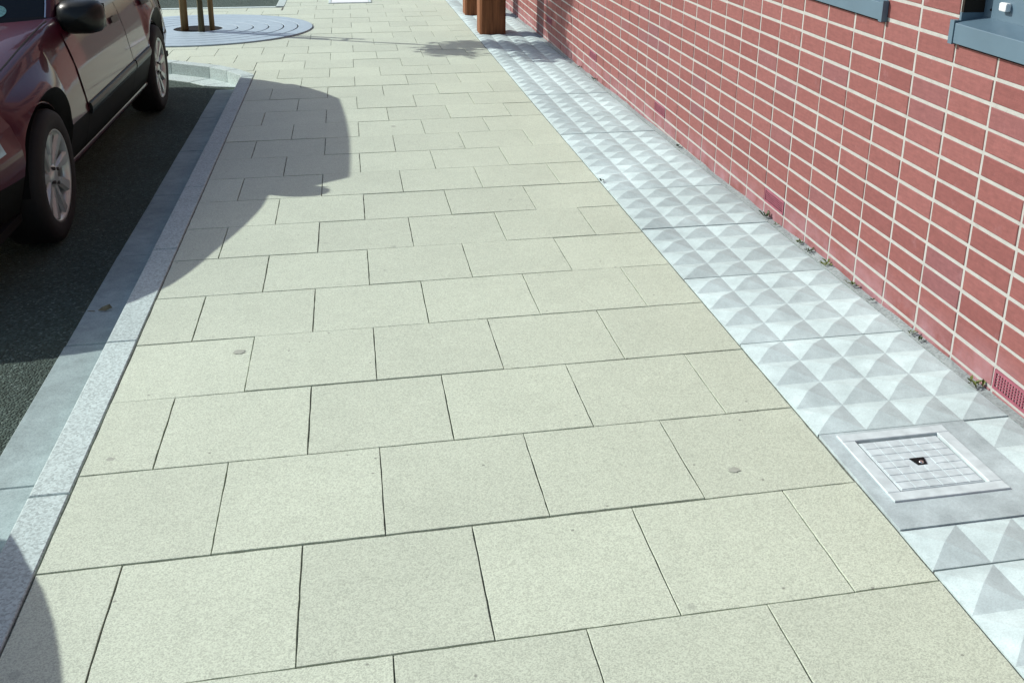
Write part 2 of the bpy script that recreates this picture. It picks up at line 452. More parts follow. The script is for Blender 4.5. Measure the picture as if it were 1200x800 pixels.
for k in range(3):
    x0 = -4.3 + k * 0.735; lay_kerb([(x0 + .003, BO_END - 0.105), (x0 + .742, BO_END - 0.105), (x0 + .742, BO_END), (x0 + .003, BO_END)], kerb, z1=0.004)
for k in range(5):
    y0 = BO_END + 0.01 + k * KL; lay_kerb([(XK, y0 + .003), (XL - .002, y0 + .003), (XL - .002, y0 + KL - .003), (XK, y0 + KL - .003)], kerb, z1=0.003)
# channel blocks at the foot of the kerb
channel = tag(empty('gutter_channel'), kind='structure')
ys = [0.93 + KL * k for k in range(-4, 7)] + [6.53]
for a, c in zip(ys[:-1], ys[1:]):
    lay_kerb([(XC + random.uniform(-.004, .004), a + .002), (XK - .001, a + .002), (XK - .001, c - .002), (XC + random.uniform(-.004, .004), c - .002)], channel, 'channel_block', 'channel', -0.3, ROADZ + 0.006)
outer = off_curve(-0.001); outer2 = off_curve(-0.20)
outer2[0] = (XC, 6.54); outer2[1] = (XC - .002, 6.66)
for i in range(1, len(CURVE) - 1):
    lay_kerb(kerb_mesh(outer2[i], outer2[i + 1], outer[i], outer[i + 1]), channel, 'channel_block', 'kerb', -0.3, ROADZ + 0.007)

# ------------------------------------------------------------------ pyramid (deterrent) paving along the wall
strip = tag(empty('pyramid_paving'), kind='structure')
PS = 0.6010; PC = PS / 4; PH = 0.0160
def pyramid_mesh(cells, edge_gap=0.003):
    b = MB()
    for (i, j) in cells:
        x0, x1, y0, y1 = i * PC, (i + 1) * PC, j * PC, (j + 1) * PC
        if i == 0: x0 += edge_gap
        if i == 3: x1 -= edge_gap
        if j == 0: y0 += edge_gap
        if j == 3: y1 -= edge_gap
        cx, cy = (i + .5) * PC, (j + .5) * PC; h = PH * random.uniform(.93, 1.06); e = 0.006
        jx, jy = random.uniform(-.002, .002), random.uniform(-.002, .002)
        vs = [(x0, y0, 0), (x1, y0, 0), (x1, y1, 0), (x0, y1, 0)] + [(cx + jx + sx * e, cy + jy + sy * e, h - .0012) for sx, sy in ((-1, -1), (1, -1), (1, 1), (-1, 1))] + [(cx + jx, cy + jy, h)]
        fs = [(0, 1, 5, 4), (1, 2, 6, 5), (2, 3, 7, 6), (3, 0, 4, 7), (4, 5, 8), (5, 6, 8), (6, 7, 8), (7, 4, 8)]
        b.add(vs, fs)
        lo = [(x0, y0, -.04), (x1, y0, -.04), (x1, y1, -.04), (x0, y1, -.04)]
        b.add(vs[:4] + lo, [(4, 5, 1, 0), (5, 6, 2, 1), (6, 7, 3, 2), (7, 4, 0, 3)])
    return b
ALL = [(i, j) for i in range(4) for j in range(4)]
def lay_pyr(cells, y0, name='pyramid_slab'):
    b = pyramid_mesh(cells); dz = random.uniform(-.002, .002); tx = random.uniform(-.003, .003); ty = random.uniform(-.002, .002)
    b.v = [(x, y, z + (GX + tx) * x + (GY + ty) * y) for x, y, z in b.v]
    me = b.mesh(name)
    return obj(name, me, M['pyramid'], strip, (0.0, y0, gz(0, y0) + dz))
Y0 = 0.034
for k in range(-2, 24):
    y = Y0 + k * PS
    if k == 0:
        lay_pyr([(i, 0) for i in range(4)] + [(3, j) for j in range(1, 4)], y)
    else: lay_pyr(ALL, y)
# flat concrete round the access cover
b = MB(); fx0, fx1, fy0, fy1 = 0.004, 3 * PC - .001, Y0 + PC + .001, Y0 + PS - .004
mx0, mx1, my0, my1 = 0.047, 0.370, 0.290, 0.614
for (x0, x1, ya, yb) in ((fx0, fx1, fy0, my0), (fx0, fx1, my1, fy1), (fx0, mx0, my0, my1), (mx1, fx1, my0, my1)):
    b.box(x0, x1, ya, yb, -0.04, 0.004, fn=onground)
b.build('concrete_infill', M['infill'], strip)
# cement haunch at the foot of the wall
b = MB(); n = 90
for i in range(n):
    ya, yb = -1.2 + i * 0.16, -1.2 + (i + 1) * 0.16
    def hp(y):
        r = random.Random(int(y * 1000)); return 0.028 + r.uniform(-.004, .006), 0.008 + r.uniform(-.006, .008)
    (wa, ha), (wb, hb) = hp(ya), hp(yb)
    vs = [onground(XW - wa, ya, 0.0), onground(XW + .012, ya, ha), onground(XW - wb, yb, 0.0), onground(XW + .012, yb, hb), onground(XW - wa, ya, -.03), onground(XW - wb, yb, -.03)]
    b.add(vs, [(0, 2, 3, 1), (4, 5, 2, 0)])
b.build('cement_haunch', M['haunch'], strip)

# ------------------------------------------------------------------ brick building
BW, BH, Y1, Z9 = 0.225, 0.0757, 1.67387, 0.08226
building = tag(empty('brick_building', (XW, 1.7, gz(XW, 1.7))), 'red brick building with stacked bricks, pale mortar and blue grey sills beside the pavement', 'building')
BO = Vector(building.location)
def bpart(b, name, mat, parent=None, origin=None):
    """build with world coordinates under the building (or a part of it at origin)"""
    p = parent or building; po = BO if p is building else Vector(p['_o'])
    og = Vector(origin) if origin is not None else po
    me = b.mesh(name, og); o = obj(name, me, mat, p, og - po); o['_o'] = tuple(og); return o
WZ0 = Z9 + 12 * BH          # sill course: 0.957
WZ1 = Z9 + 30 * BH
BANDS = [(WZ0, WZ1), (Z9 + 48 * BH, Z9 + 66 * BH)]      # window heights, two storeys
wins = [(Y1 + 1.8 * n, Y1 + 1.8 * n + 1.35) for n in range(-3, 7)]
YS, YE = Y1 - 24 * BW, Y1 + 58 * BW
ZT = Z9 + 84 * BH
b = MB(); mf = XW + 0.0022
zlast = -1.0
for (wz0, wz1) in BANDS:
    b.box(mf, XW + .3, YS, YE, zlast, wz0)
    prev = YS
    for (a, c) in wins:
        if a > prev: b.box(mf, XW + .3, prev, a, wz0, wz1)
        prev = c
    b.box(mf, XW + .3, prev, YE, wz0, wz1)
    zlast = wz1
b.box(mf, XW + .3, YS, YE, zlast, ZT)
b.box(XW + .32, XW + 5.0, YS + .02, YE - .02, -1.0, ZT)
bpart(b, 'wall', M['mortar'])
air = {}
for n in range(-1, 6): air[int(round((Y1 - (0.6614 + 1.8 * n + BW / 2)) / BW)) , -1] = 1
def in_win(y, z): return any(a - .01 < y < c + .01 for a, c in wins) and any(z0 < z < z1 for z0, z1 in BANDS)
cells = []
for c in range(-58, 24):
    yc = Y1 - (c + .5) * BW
    for k in range(-7, 84):
        zc = Z9 + (k + .5) * BH
        if zc + BH / 2 < gz(XW, yc) - 0.01 or in_win(yc, zc): continue
        p = [pix((XW, yc + sy * .107, zc + sz * .032)) for sy, sz in ((-1, -1), (1, -1), (1, 1), (-1, 1))]
        vis = all(-20 < x < 1220 and -25 < y < 820 for x, y in p)
        cells.append((abs(area(p)) if vis else 0.0, c, k, yc, zc))
cells.sort(reverse=True)
bg_, bhh = (BW - 0.0108) / 2, (BH - 0.0118) / 2
def brick_verts(j=0.0):
    r = random.uniform
    lo = [(0.03, -bg_, -bhh), (0.03, bg_, -bhh), (0.03, bg_, bhh), (0.03, -bg_, bhh)]
    e = [(0.0016, y * (1 + r(-j, j)), z * (1 + r(-j, j) * 2)) for _, y, z in lo]
    f = [(0.0, y - math.copysign(0.0022, y), z - math.copysign(.0022, z)) for _, y, z in e]
    return lo + e + f, [(0, 1, 5, 4), (1, 2, 6, 5), (2, 3, 7, 6), (3, 0, 4, 7), (4, 5, 9, 8), (5, 6, 10, 9), (6, 7, 11, 10), (7, 4, 8, 11), (8, 9, 10, 11)]
variants = []
for i in range(14):
    b = MB(); v, f = brick_verts(0.005); b.add(v, [tuple(reversed(x)) for x in f]); me = b.mesh('brick'); me.materials.append(M['brick']); variants.append(me)
field = MB(); nb = 0
def air_brick(yc, zc):
    o = Vector((XW, yc, zc)); b = MB()
    ny, nz = 15, 5; y0, y1, z0, z1 = -bg_, bg_, -bhh, bhh
    # frame
    fr = 0.009
    b.box(-.003, .02, y0, y1, z0, z0 + fr); b.box(-.003, .02, y0, y1, z1 - fr, z1)
    b.box(-.003, .02, y0, y0 + fr, z0 + fr, z1 - fr); b.box(-.003, .02, y1 - fr, y1, z0 + fr, z1 - fr)
    me = b.mesh('air_brick'); ob = obj('air_brick', me, M['airbrick'], building, o - BO); ob['_o'] = tuple(o)
    g = MB(); iy0, iy1, iz0, iz1 = y0 + fr, y1 - fr, z0 + fr, z1 - fr
    for i in range(1, nz):
        z = iz0 + (iz1 - iz0) * i / nz; g.box(-.001, .005, iy0, iy1, z - .0016, z + .0016)
    for i in range(1, ny):
        y = iy0 + (iy1 - iy0) * i / ny; g.box(-.0017, .0045, y - .0023, y + .0023, iz0, iz1)
    obj('grille', g.mesh('grille'), M['airbrick'], ob)
    h = MB().box(.0065, .024, iy0, iy1, iz0, iz1)
    obj('vent_hole', h.mesh('vent_hole'), M['void'], ob)
for (a_, c, k, yc, zc) in cells:
    if (c, k) in air: air_brick(yc, zc); continue
    dx, dy, dz = random.uniform(-.0012, .0010), random.uniform(-.0018, .0018), random.uniform(-.0011, .0011)
    rz = random.uniform(-.004, .004); rx = random.uniform(-.004, .004)
    if a_ > 0 and nb < 300:
        nb += 1
        obj('brick', random.choice(variants), None, building, Vector((XW + dx, yc + dy, zc + dz)) - BO, (rx, 0, rz))
    else:
        v, f = brick_verts(0.005); field.add([(XW + dx + x + y * rz, yc + dy + y, zc + dz + z + y * rx) for x, y, z in v], [tuple(reversed(x)) for x in f])
def brick_field_mat():
    m = M['brick'].copy(); m.name = 'brick_face_field'; t = m.node_tree
    info = [n for n in t.nodes if n.type == 'OBJECT_INFO'][0]
    g = t.nodes.new('ShaderNodeNewGeometry')
    for l in [l for l in t.links if l.from_node == info]: t.links.new(g.outputs['Random Per Island'], l.to_socket)
    return m
tag(bpart(field, 'brick_courses', brick_field_mat()), kind='stuff')
# windows with folded metal sills
for (a, c, WZ0, WZ1) in [(a, c, z0, z1) for z0, z1 in BANDS for a, c in wins]:
    o = Vector((XW + .11, (a + c) / 2, WZ0))
    fr = MB(); fx0, fx1 = XW + .075, XW + .135; zb = WZ0 + .075; w = .05
    fr.box(fx0, fx1, a, c, zb, zb + .085); fr.box(fx0, fx1, a, c, WZ1 - w, WZ1)
    fr.box(fx0, fx1, a, a + w, zb + .085, WZ1 - w); fr.box(fx0, fx1, c - w, c, zb + .085, WZ1 - w)
    fr.box(fx0 + .004, fx1, (a + c) / 2 - .03, (a + c) / 2 + .03, zb + .085, WZ1 - w)
    win = bpart(fr, 'window', M['sill'], None, o); bevel(win, .003, 2)
    for (p0, p1) in ((a + w, (a + c) / 2 - .03), ((a + c) / 2 + .03, c - w)):
        g = MB().box(fx0 + .03, fx0 + .04, p0, p1, zb + .085, WZ1 - w); bpart(g, 'pane', M['glass'], win)
    # sill: sloped tray with a turned-down nose, butting upstands at both ends
    s = MB(); nose = XW - .020; t0, t1 = WZ0 + .058, WZ0 + .078; zbt = WZ0 - .004
    prof = [(nose, zbt), (nose, t0), (fx0 + .001, t1), (fx0 + .001, t1 - .03), (nose + .004, t0 - .012), (nose + .004, zbt)]
    n = len(prof); ya, yb = a + .012, c - .012
    s.add([(x, ya, z) for x, z in prof] + [(x, yb, z) for x, z in prof], [tuple(range(n)), tuple(reversed(range(n, 2 * n)))] + [(i, n + i, n + (i + 1) % n, (i + 1) % n) for i in range(n)])
    sl = bpart(s, 'sill', M['sill'], win); bevel(sl, .0025, 2)
    for (ua, ub) in ((a - .012, a + .0105), (c - .0105, c + .012)):
        u = MB().box(nose - .003, XW - .001, ua, ub, zbt - .004, t0 + .008); bpart(u, 'sill_end_cap', M['sill'], win)
    for (ua, ub) in ((a + .0005, a + .0105), (c - .0105, c - .0005)):
        u = MB().box(XW - .001, fx0, ua, ub, t0, t1 + .012); bpart(u, 'sill_upstand', M['sill'], win)
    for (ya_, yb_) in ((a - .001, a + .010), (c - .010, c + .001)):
        u = MB().box(XW + .0035, fx0 - .0005, ya_, yb_, t1 + .0125, WZ1); bpart(u, 'reveal_shade_panel', M['reveal_shade'], win)  # added panel over the opening's side, shade put into its colour
    # black strip stands in for the shadow line under the nose, white drain caps on the bottom rail
    k = MB().box(XW - .002, XW + .006, a + .02, c - .02, WZ0 - .012, WZ0 + .02); bpart(k, 'nose_shade_strip', M['void'], win)
    for yy in (c - .125, a + .20):
        d = MB().box(fx0 - .020, fx0 + .001, yy - .018, yy + .018, zb + .034, zb + .060); d_ = bpart(d, 'drain_cap', M['white'], win); bevel(d_, .005, 2)
    s2 = MB().lathe([(0, .004), (-.003, .003), (-.003, 0.0001)], 10, 'x', c=(fx0, c - .045, zb + .028)); bpart(s2, 'screw', M['void'], win)

# ------------------------------------------------------------------ access cover in the pyramid paving
def cover(name, x0, x1, y0, y1, z, fw, label, n=8):
    cx, cy = (x0 + x1) / 2, (y0 + y1) / 2; hx, hy = (x1 - x0) / 2, (y1 - y0) / 2
    e = tag(empty(name, (cx, cy, gz(cx, cy) + z), (math.atan(GY), -math.atan(GX), 0)), label, 'access cover')
    f = MB()
    for (a, b_, c, d) in ((-hx, hx, -hy, -hy + fw), (-hx, hx, hy - fw, hy), (-hx, -hx + fw, -hy + fw, hy - fw), (hx - fw, hx, -hy + fw, hy - fw)):
        f.bbox(a, b_, c, d, -.06, .004, .0015)
    obj('frame', f.mesh('frame'), M['steel'], e)
    f = MB().box(-hx + fw - .001, hx - fw + .001, -hy + fw - .001, hy - fw + .001, -.06, -.03); obj('seat', f.mesh('seat'), M['void'], e)
    g = 0.006; lx, ly = hx - fw - g, hy - fw - g * 1.3
    return e, lx, ly
e, lx, ly = cover('access_cover', mx0, mx1, my0, my1, 0.0045, 0.037, 'square pale metal access cover with gridded lid and keyhole set among pyramid paving')
lid = MB().bbox(-lx, lx, -ly, ly, -.03, -.0005, .002)
lido = obj('lid', lid.mesh('lid'), M['steel2'], e)
tl = MB(); nx, ny = 6, 7
for i in range(nx):
    for j in range(ny):
        if i in (2, 3) and j == 3: continue
        sx, sy = 2 * (lx - .004) / nx, 2 * (ly - .004) / ny
        a, c = -lx + .004 + i * sx, -ly + .004 + j * sy
        tl.bbox(a + .0008, a + sx - .0008, c + .0008, c + sy - .0008, -.001, .0010, .0006)
obj('raised_grid', tl.mesh('raised_grid'), M['steel2'], lido)
kp = MB().prism([(-.013, -.015), (.013, -.015), (.021, .017), (-.021, .017)], -.002, .0020); obj('keyhole', kp.mesh('keyhole'), M['void'], lido)
kp = MB().lathe([(-.0015, .0001), (.0052, .0001), (.0052, .005), (.0036, .0068), (-.001, .0068)], 12, 'z', c=(0.001, -.006, 0)); obj('lifting_pin', kp.mesh('lifting_pin'), M['chrome'], lido)
# pale cover far up the footway
e, lx, ly = cover('access_cover', -1.468, -0.942, 11.42, 12.02, 0.006, 0.03, 'large plain pale metal cover far up the pavement at the top edge')
lid = MB().bbox(-lx, lx, -ly, ly, -.03, .001, .002); obj('lid', lid.mesh('lid'), M['white'], e)

# ------------------------------------------------------------------ timber posts by the wall
def post(x, y, s, h, label):
    e = tag(empty('timber_post', (x, y, gz(x, y) - .01)), label, 'post', 'timber posts in the pyramid paving')
    ch = .022; a = s / 2
    ring = [(-a + ch, -a), (a - ch, -a), (a, -a + ch), (a, a - ch), (a - ch, a), (-a + ch, a), (-a, a - ch), (-a, -a + ch)]
    b = MB().prism(ring, -.3, h, .03, inset(ring, .03))
    obj('shaft', b.mesh('shaft'), M['post'], e)
    # strap band and drying crack give the shaft its joints
    c = MB().box(-a - .0015, -a + .004, -.006, .004, .35, h - .12); obj('drying_crack', c.mesh('drying_crack'), M['void'], e)
post(0.176, 8.585, 0.262, 1.05, 'nearer square brown timber post standing in the pyramid paving by the wall')
post(0.200, 10.09, 0.262, 1.05, 'farther square brown timber post, partly behind the nearer one, by the wall')

# ------------------------------------------------------------------ young tree, stakes and grille
GC = (-2.75, 9.30)
gr = tag(empty('tree_grille', (GC[0], GC[1], gz(*GC) + .004), (math.atan(GY), -math.atan(GX), 0)), 'round blue grey tree grille of concentric rings set in the pavement', 'tree grille')
rad = [0.235, 0.39, 0.545, 0.70, 0.85, 0.995, 1.15]
for i in range(len(rad) - 1):
    r0, r1 = rad[i] + .006, rad[i + 1] - .006
    b = MB().lathe([(-.02, r0), (.008, r0), (.010, r0 + .003), (.010, r1 - .003), (.008, r1), (-.02, r1)], 64, 'z', smooth=False)
    obj('ring', b.mesh('ring'), M['grille'], gr)
b = MB()
for k in range(6):
    a = k * math.pi / 3 + .2; ca, sa = math.cos(a), math.sin(a)
    q = [(.28, -.012), (1.135, -.012), (1.135, .012), (.28, .012)]
    b.prism([(x * ca - y * sa, x * sa + y * ca) for x, y in q], -.02, .0065)
obj('radial_bar', b.mesh('radial_bar'), M['grille'], gr)
b = MB().lathe([(.003, .0001), (.003, 1.14)], 48, 'z'); obj('pit_soil', b.mesh('pit_soil'), M['void'], gr)

TX, TY = -2.690, 9.070
tree = tag(empty('young_tree', (TX, TY, gz(TX, TY) - .03)), 'slim young tree between two stakes in the round grille', 'tree')
pts = [(0, 0, -.1), (.004, .0, .3), (-.008, .006, .9), (.004, -.004, 1.5), (.012, .004, 2.1), (.0, .01, 2.8), (-.01, .0, 3.6), (0, 0, 4.3)]
b = MB().tube(pts, [.034, .027, .024, .022, .020, .017, .011, .004], 12)
rng = random.Random(5); tips = []
for i in range(26):
    z = rng.uniform(1.85, 4.1); a = rng.uniform(0, 2 * math.pi); L = (0.42 + 0.36 * math.sin(math.pi * min(1, (z - 1.6) / 2.8))) * rng.uniform(.6, 1.1)
    p0 = Vector((0, 0, z)); d = Vector((math.cos(a), math.sin(a), rng.uniform(.35, .8))).normalized()
    p1 = p0 + d * L * .5 + Vector((0, 0, .02)); p2 = p0 + d * L
    b.tube([p0, p1, p2], [.009, .006, .002], 6); tips += [p0.lerp(p2, t) for t in (.35, .5, .65, .8, .95, 1.05)]
obj('trunk', b.mesh('trunk'), M['bark'], tree)
b = MB()
for i in range(9000):
    t = rng.choice(tips) + Vector((rng.gauss(0, .075), rng.gauss(0, .075), rng.gauss(0, .075)))
    n = Vector((rng.gauss(0, 1), rng.gauss(0, 1), rng.gauss(.5, 1))).normalized(); u = n.orthogonal().normalized()
    u = Matrix.Rotation(rng.uniform(0, 6.28), 3, n) @ u; v = n.cross(u); s = rng.uniform(.042, .068)
    b.add([t - u * s, t + v * s * .42 - n * .004, t + u * s, t - v * s * .42 - n * .004], [(0, 1, 2, 3)])
obj('crown', b.mesh('crown'), M['leaf'], tree)
def stake(x, y, s, h, lean, label):
    e = tag(empty('tree_stake', (x, y, gz(x, y) - .03)), label, 'stake', 'stakes holding the young tree')
    b = MB(); r = s / 2
    b.tube([(0, 0, -.1), (lean[0] * .5, lean[1] * .5, h * .5), (lean[0], lean[1], h)], [r * 1.02, r, r * .97], 14)
    obj('pole', b.mesh('pole'), M['stake'], e)
    tv = Vector((TX - x, TY - y, 0))
    b = MB(); z = h - .09
    p = Vector((lean[0], lean[1], z)); q2 = tv + Vector((0, 0, z))
    b.tube([p, p.lerp(q2, .5) + Vector((0, 0, -.01)), q2], [.018, .018, .026], 8)
    obj('tie_strap', b.mesh('tie_strap'), M['strap'], e)
stake(-2.872, 9.225, .074, 1.14, (.012, -.01), 'thicker left wooden stake holding the young tree in the round grille')
stake(-2.597, 9.175, .052, 1.22, (-.01, .01), 'thinner right wooden stake beside the young tree trunk in the grille')

# ------------------------------------------------------------------ cars
def lerp_tab(tab, u):
    if u <= tab[0][0]: return tab[0][1]
    for (a, va), (c, vc) in zip(tab[:-1], tab[1:]):
        if u <= c:
            t = (u - a) / (c - a); return va + (vc - va) * t
    return tab[-1][1]
def smooth_tab(tab, u):
    # Catmull-Rom through the table
    if u <= tab[0][0]: return tab[0][1]
    if u >= tab[-1][0]: return tab[-1][1]
    i = max(k for k in range(len(tab)) if tab[k][0] <= u); i = min(i, len(tab) - 2)
    x1, y1 = tab[i]; x2, y2 = tab[i + 1]
    m = lambda k: (tab[min(k + 1, len(tab) - 1)][1] - tab[max(k - 1, 0)][1]) / (tab[min(k + 1, len(tab) - 1)][0] - tab[max(k - 1, 0)][0])
    h = x2 - x1; t = (u - x1) / h; m1, m2 = m(i) * h, m(i + 1) * h
    return (2 * t**3 - 3 * t * t + 1) * y1 + (t**3 - 2 * t * t + t) * m1 + (-2 * t**3 + 3 * t * t) * y2 + (t**3 - t * t) * m2
UF, UR, LEN = 0.96, 3.77, 4.80            # axles and length, from the nose
WT = [(0, .50), (.05, .60), (.14, .70), (.30, .785), (.55, .845), (.9, .870), (1.4, .880), (2.4, .884), (3.7, .878), (4.25, .85), (4.57, .80), (4.73, .72), (4.80, .60)]
ZS = [(0, .52), (.05, .585), (.14, .64), (.35, .70), (.82, .780), (1.2, .850), (1.6, .902), (2.3, .915), (3.6, .93), (4.25, .935), (4.63, .92), (4.74, .86), (4.80, .76)]
ZC = [(0, .54), (.05, .62), (.14, .69), (.35, .76), (.82, .845), (1.2, .895), (1.6, .925), (2.3, .935), (3.6, .955), (4.25, .96), (4.63, .94), (4.74, .88), (4.80, .78)]
AR, AZ, ZSILL = 0.338, 0.295, 0.215
def z_bottom(u):
    z = ZSILL
    if u < .35: z = ZSILL + (.35 - u) * .08
    if u > 4.45: z = ZSILL + (u - 4.45) * .22
    for ua in (UF, UR):
        d = AR * AR - (u - ua) ** 2
        if d > 0: z = max(z, AZ + math.sqrt(d))
    return z
def section(u):
    w, zs, zc, zb = smooth_tab(WT, u), smooth_tab(ZS, u), smooth_tab(ZC, u), z_bottom(u)
    top = max(zs - .045, .45); lo = min(zb, top - .03)
    def zz(z): return lo + (z - ZSILL) * (top - lo) / (top - ZSILL)
    rows = [(w - .14, ZSILL), (w - .085, ZSILL + .004), (w - .055, .245), (w - .030, .33), (w - .012, .40), (w, .46), (w - .008, .53), (w - .038, .5 * (.53 + top)), (w - .078, top - .03 if top > .6 else top - .01), (w - .092, top)]
    P = [(y, zz(z)) for y, z in rows]
    flare = 0.0
    for ua in (UF, UR):
        if abs(u - ua) < AR + .05: flare = .010 * (1 - max(0, abs(u - ua) - AR * .6) / (AR * .4 + .05)) if abs(u - ua) > AR * .6 else .010
    P = [(y + flare * max(0, 1 - (z - lo) / .12), z) for y, z in P]
    P += [(w - .108, zs - .012), (w - .136, zs + .010)]
    yb = w - .136
    for f in (.78, .5, .25, 0.0):
        P.append((yb * f, zs + .008 + (zc - zs - .008) * (1 - f * f)))
    return P
def stations():
    s = {0, .02, .05, .09, .14, .2, .27, .35, .45, .55, 1.4, 1.55, 1.7, 1.9, 2.1, 2.3, 2.6, 2.9, 3.2, 3.35, 4.25, 4.35, 4.45, 4.55, 4.62, 4.66, 4.70, 4.73, 4.76, 4.78, 4.80}
    for ua in (UF, UR):
        for k in range(0, 19):
            s.add(round(ua - AR * math.cos(math.pi * k / 18), 4))
        s.add(round(ua - AR - .012, 4)); s.add(round(ua + AR + .012, 4))
    return sorted(s)
ST = stations(); SEC = [section(u) for u in ST]; NR = len(SEC[0])
def cpos(side, u, y, z): return (y * side, u, z)
def patch(grid, name, mat, parent, side=1, offset=0.0, smooth=True):
    """grid[i][k] of (u,y,z) on the +y side of the car; mirrored with side"""
    n, m = len(grid), len(grid[0]); b = MB()
    vs = []
    for i in range(n):
        for k in range(m):
            u, y, z = grid[i][k]
            if offset:
                a = Vector(grid[min(i + 1, n - 1)][k]) - Vector(grid[max(i - 1, 0)][k]); c = Vector(grid[i][min(k + 1, m - 1)]) - Vector(grid[i][max(k - 1, 0)])
                nn = a.cross(c)
                if nn.length > 1e-9:
                    nn.normalize()
                    if nn.y < 0 and abs(nn.y) > .05: nn = -nn
                    elif abs(nn.y) <= .05 and nn.z < 0: nn = -nn
                    u, y, z = u + nn.x * offset, y + nn.y * offset, z + nn.z * offset
            vs.append(cpos(side, u, y, z))
    fs = [(i * m + k, (i + 1) * m + k, (i + 1) * m + k + 1, i * m + k + 1) for i in range(n - 1) for k in range(m - 1)]
    if side < 0: fs = [tuple(reversed(f)) for f in fs]
    b.add(vs, fs, smooth)
    return obj(name, b.mesh(name), mat, parent)
def side_grid(u0, u1, z0, z1, nu=14, nz=8):
    """patch of the body side between lengths u0..u1 and heights z0..z1"""
    g = []
    for i in range(nu + 1):
        u = u0 + (u1 - u0) * i / nu; P = section(u)[:12]; row = []
        for k in range(nz + 1):
            z = (z0(u) if callable(z0) else z0); zt = (z1(u) if callable(z1) else z1); z = z + (zt - z) * k / nz
            y = None
            for (ya, za), (yb, zb) in zip(P[:-1], P[1:]):
                if za <= z <= zb or (zb <= z <= za):
                    y = ya + (yb - ya) * ((z - za) / (zb - za) if abs(zb - za) > 1e-6 else 0); break
            if y is None: y = P[0][0] if z < P[0][1] else P[-1][0]
            row.append((u, y, z))
        g.append(row)
    return g
# greenhouse: columns run round the glass line, t from belt (0) to roof edge (1)
def gh(c, t):
    """c: 0 windscreen centre .. 1 A-pillar foot .. 2 D-pillar .. 3 rear centre"""
    e = max(t, 0.0) ** 1.12
    wide = .744 + (.598 - .744) * e - .02 * math.sin(math.pi * t) * -1
    uA = 1.72 + (2.24 - 1.72) * t; uC = 1.47 + (2.08 - 1.47) * t
    uD = 4.61 + (4.26 - 4.61) * t; uE = 4.70 + (4.36 - 4.70) * t
    zb, zt = .905, 1.375
    if c <= 1:
        y = wide * math.sin(c * math.pi / 2) ** 1.0 if False else wide * c
        u = uC + (uA - uC) * (c ** 2.6); z0 = .925 - .02 * c * c; z1 = 1.395 - .045 * c * c
        return (u, y, z0 + (z1 - z0) * t)
    if c <= 2:
        f = c - 1; u = uA + (uD - uA) * f; z0 = .905 + .03 * f; z1 = 1.350 + .012 * math.sin(math.pi * f) - .03 * f
        y = wide + .012 * math.sin(math.pi * f) - .02 * f * f
        return (u, y, z0 + (z1 - z0) * t)
    f = c - 2; y = (wide - .02) * (1 - f); u = uD + (uE - uD) * (1 - (1 - f) ** 2.4)
    z0 = .935 + .02 * f; z1 = 1.320 + .045 * (1 - (1 - f) ** 2)
    return (u, y, z0 + (z1 - z0) * t)
def gh_grid(c0, c1, t0, t1, nc=8, nt=6): return [[gh(c0 + (c1 - c0) * i / nc, t0 + (t1 - t0) * k / nt) for k in range(nt + 1)] for i in range(nc + 1)]

def make_wheel(parent, side, u):
    e = empty('wheel', (0, 0, 0)); e.parent = parent; e.location = (side * .778, u, .303)
    if side < 0: e.rotation_euler = (0, 0, math.pi)
    R_, r_ = .303, .208
    t = MB().lathe([(-.095, r_ - .01), (-.10, r_ + .01), (-.102, R_ - .035), (-.092, R_ - .012), (-.07, R_), (.07, R_), (.092, R_ - .012), (.102, R_ - .035), (.100, r_ + .012), (.094, r_ + .002), (.088, r_ - .004)], 48)
    obj('tyre', t.mesh('tyre'), M['rubber'], e)
    rm = MB().lathe([(-.09, r_ - .012), (.06, r_ - .022), (.082, r_ - .018), (.092, r_ - .004), (.096, r_ + .002), (.092, r_ + .003)], 48)
    N = 9
    for k in range(N):
        a = 2 * math.pi * k / N + .2; ca, sa = math.cos(a), math.sin(a)
        for (r0, r1, w0, w1, x0, x1) in ((.035, .10, .022, .021, .058, .066), (.10, r_ - .012, .021, .034, .066, .078)):
            q = [(r0, -w0, x0), (r1, -w1, x1), (r1, w1, x1), (r0, w0, x0), (r0, -w0 * .6, x0 + .016), (r1, -w1 * .62, x1 + .014), (r1, w1 * .62, x1 + .014), (r0, w0 * .6, x0 + .016)]
            vs = [(x, r * ca - y * sa, r * sa + y * ca) for r, y, x in q]
            rm.add(vs, [(4, 5, 6, 7), (0, 1, 5, 4), (2, 3, 7, 6), (1, 2, 6, 5), (3, 0, 4, 7), (0, 3, 2, 1)], False)
    rm.lathe([(.040, .058), (.072, .056), (.082, .044), (.086, .030), (.086, .0001)], 24)
    obj('rim', rm.mesh('rim'), M['alloy'], e)
    for k in range(4):
        bolts = MB(); a = k * math.pi / 2 + .5; bolts.lathe([(.07, .009), (.092, .008), (.092, .0001)], 8, c=(0, .043 * math.cos(a), .043 * math.sin(a)), smooth=False)
        obj('wheel_bolt', bolts.mesh('wheel_bolt'), M['brake'], e)
    d = MB().lathe([(.02, .135), (.03, .135), (.03, .0001)], 32); obj('brake_disc', d.mesh('brake_disc'), M['brake'], e)

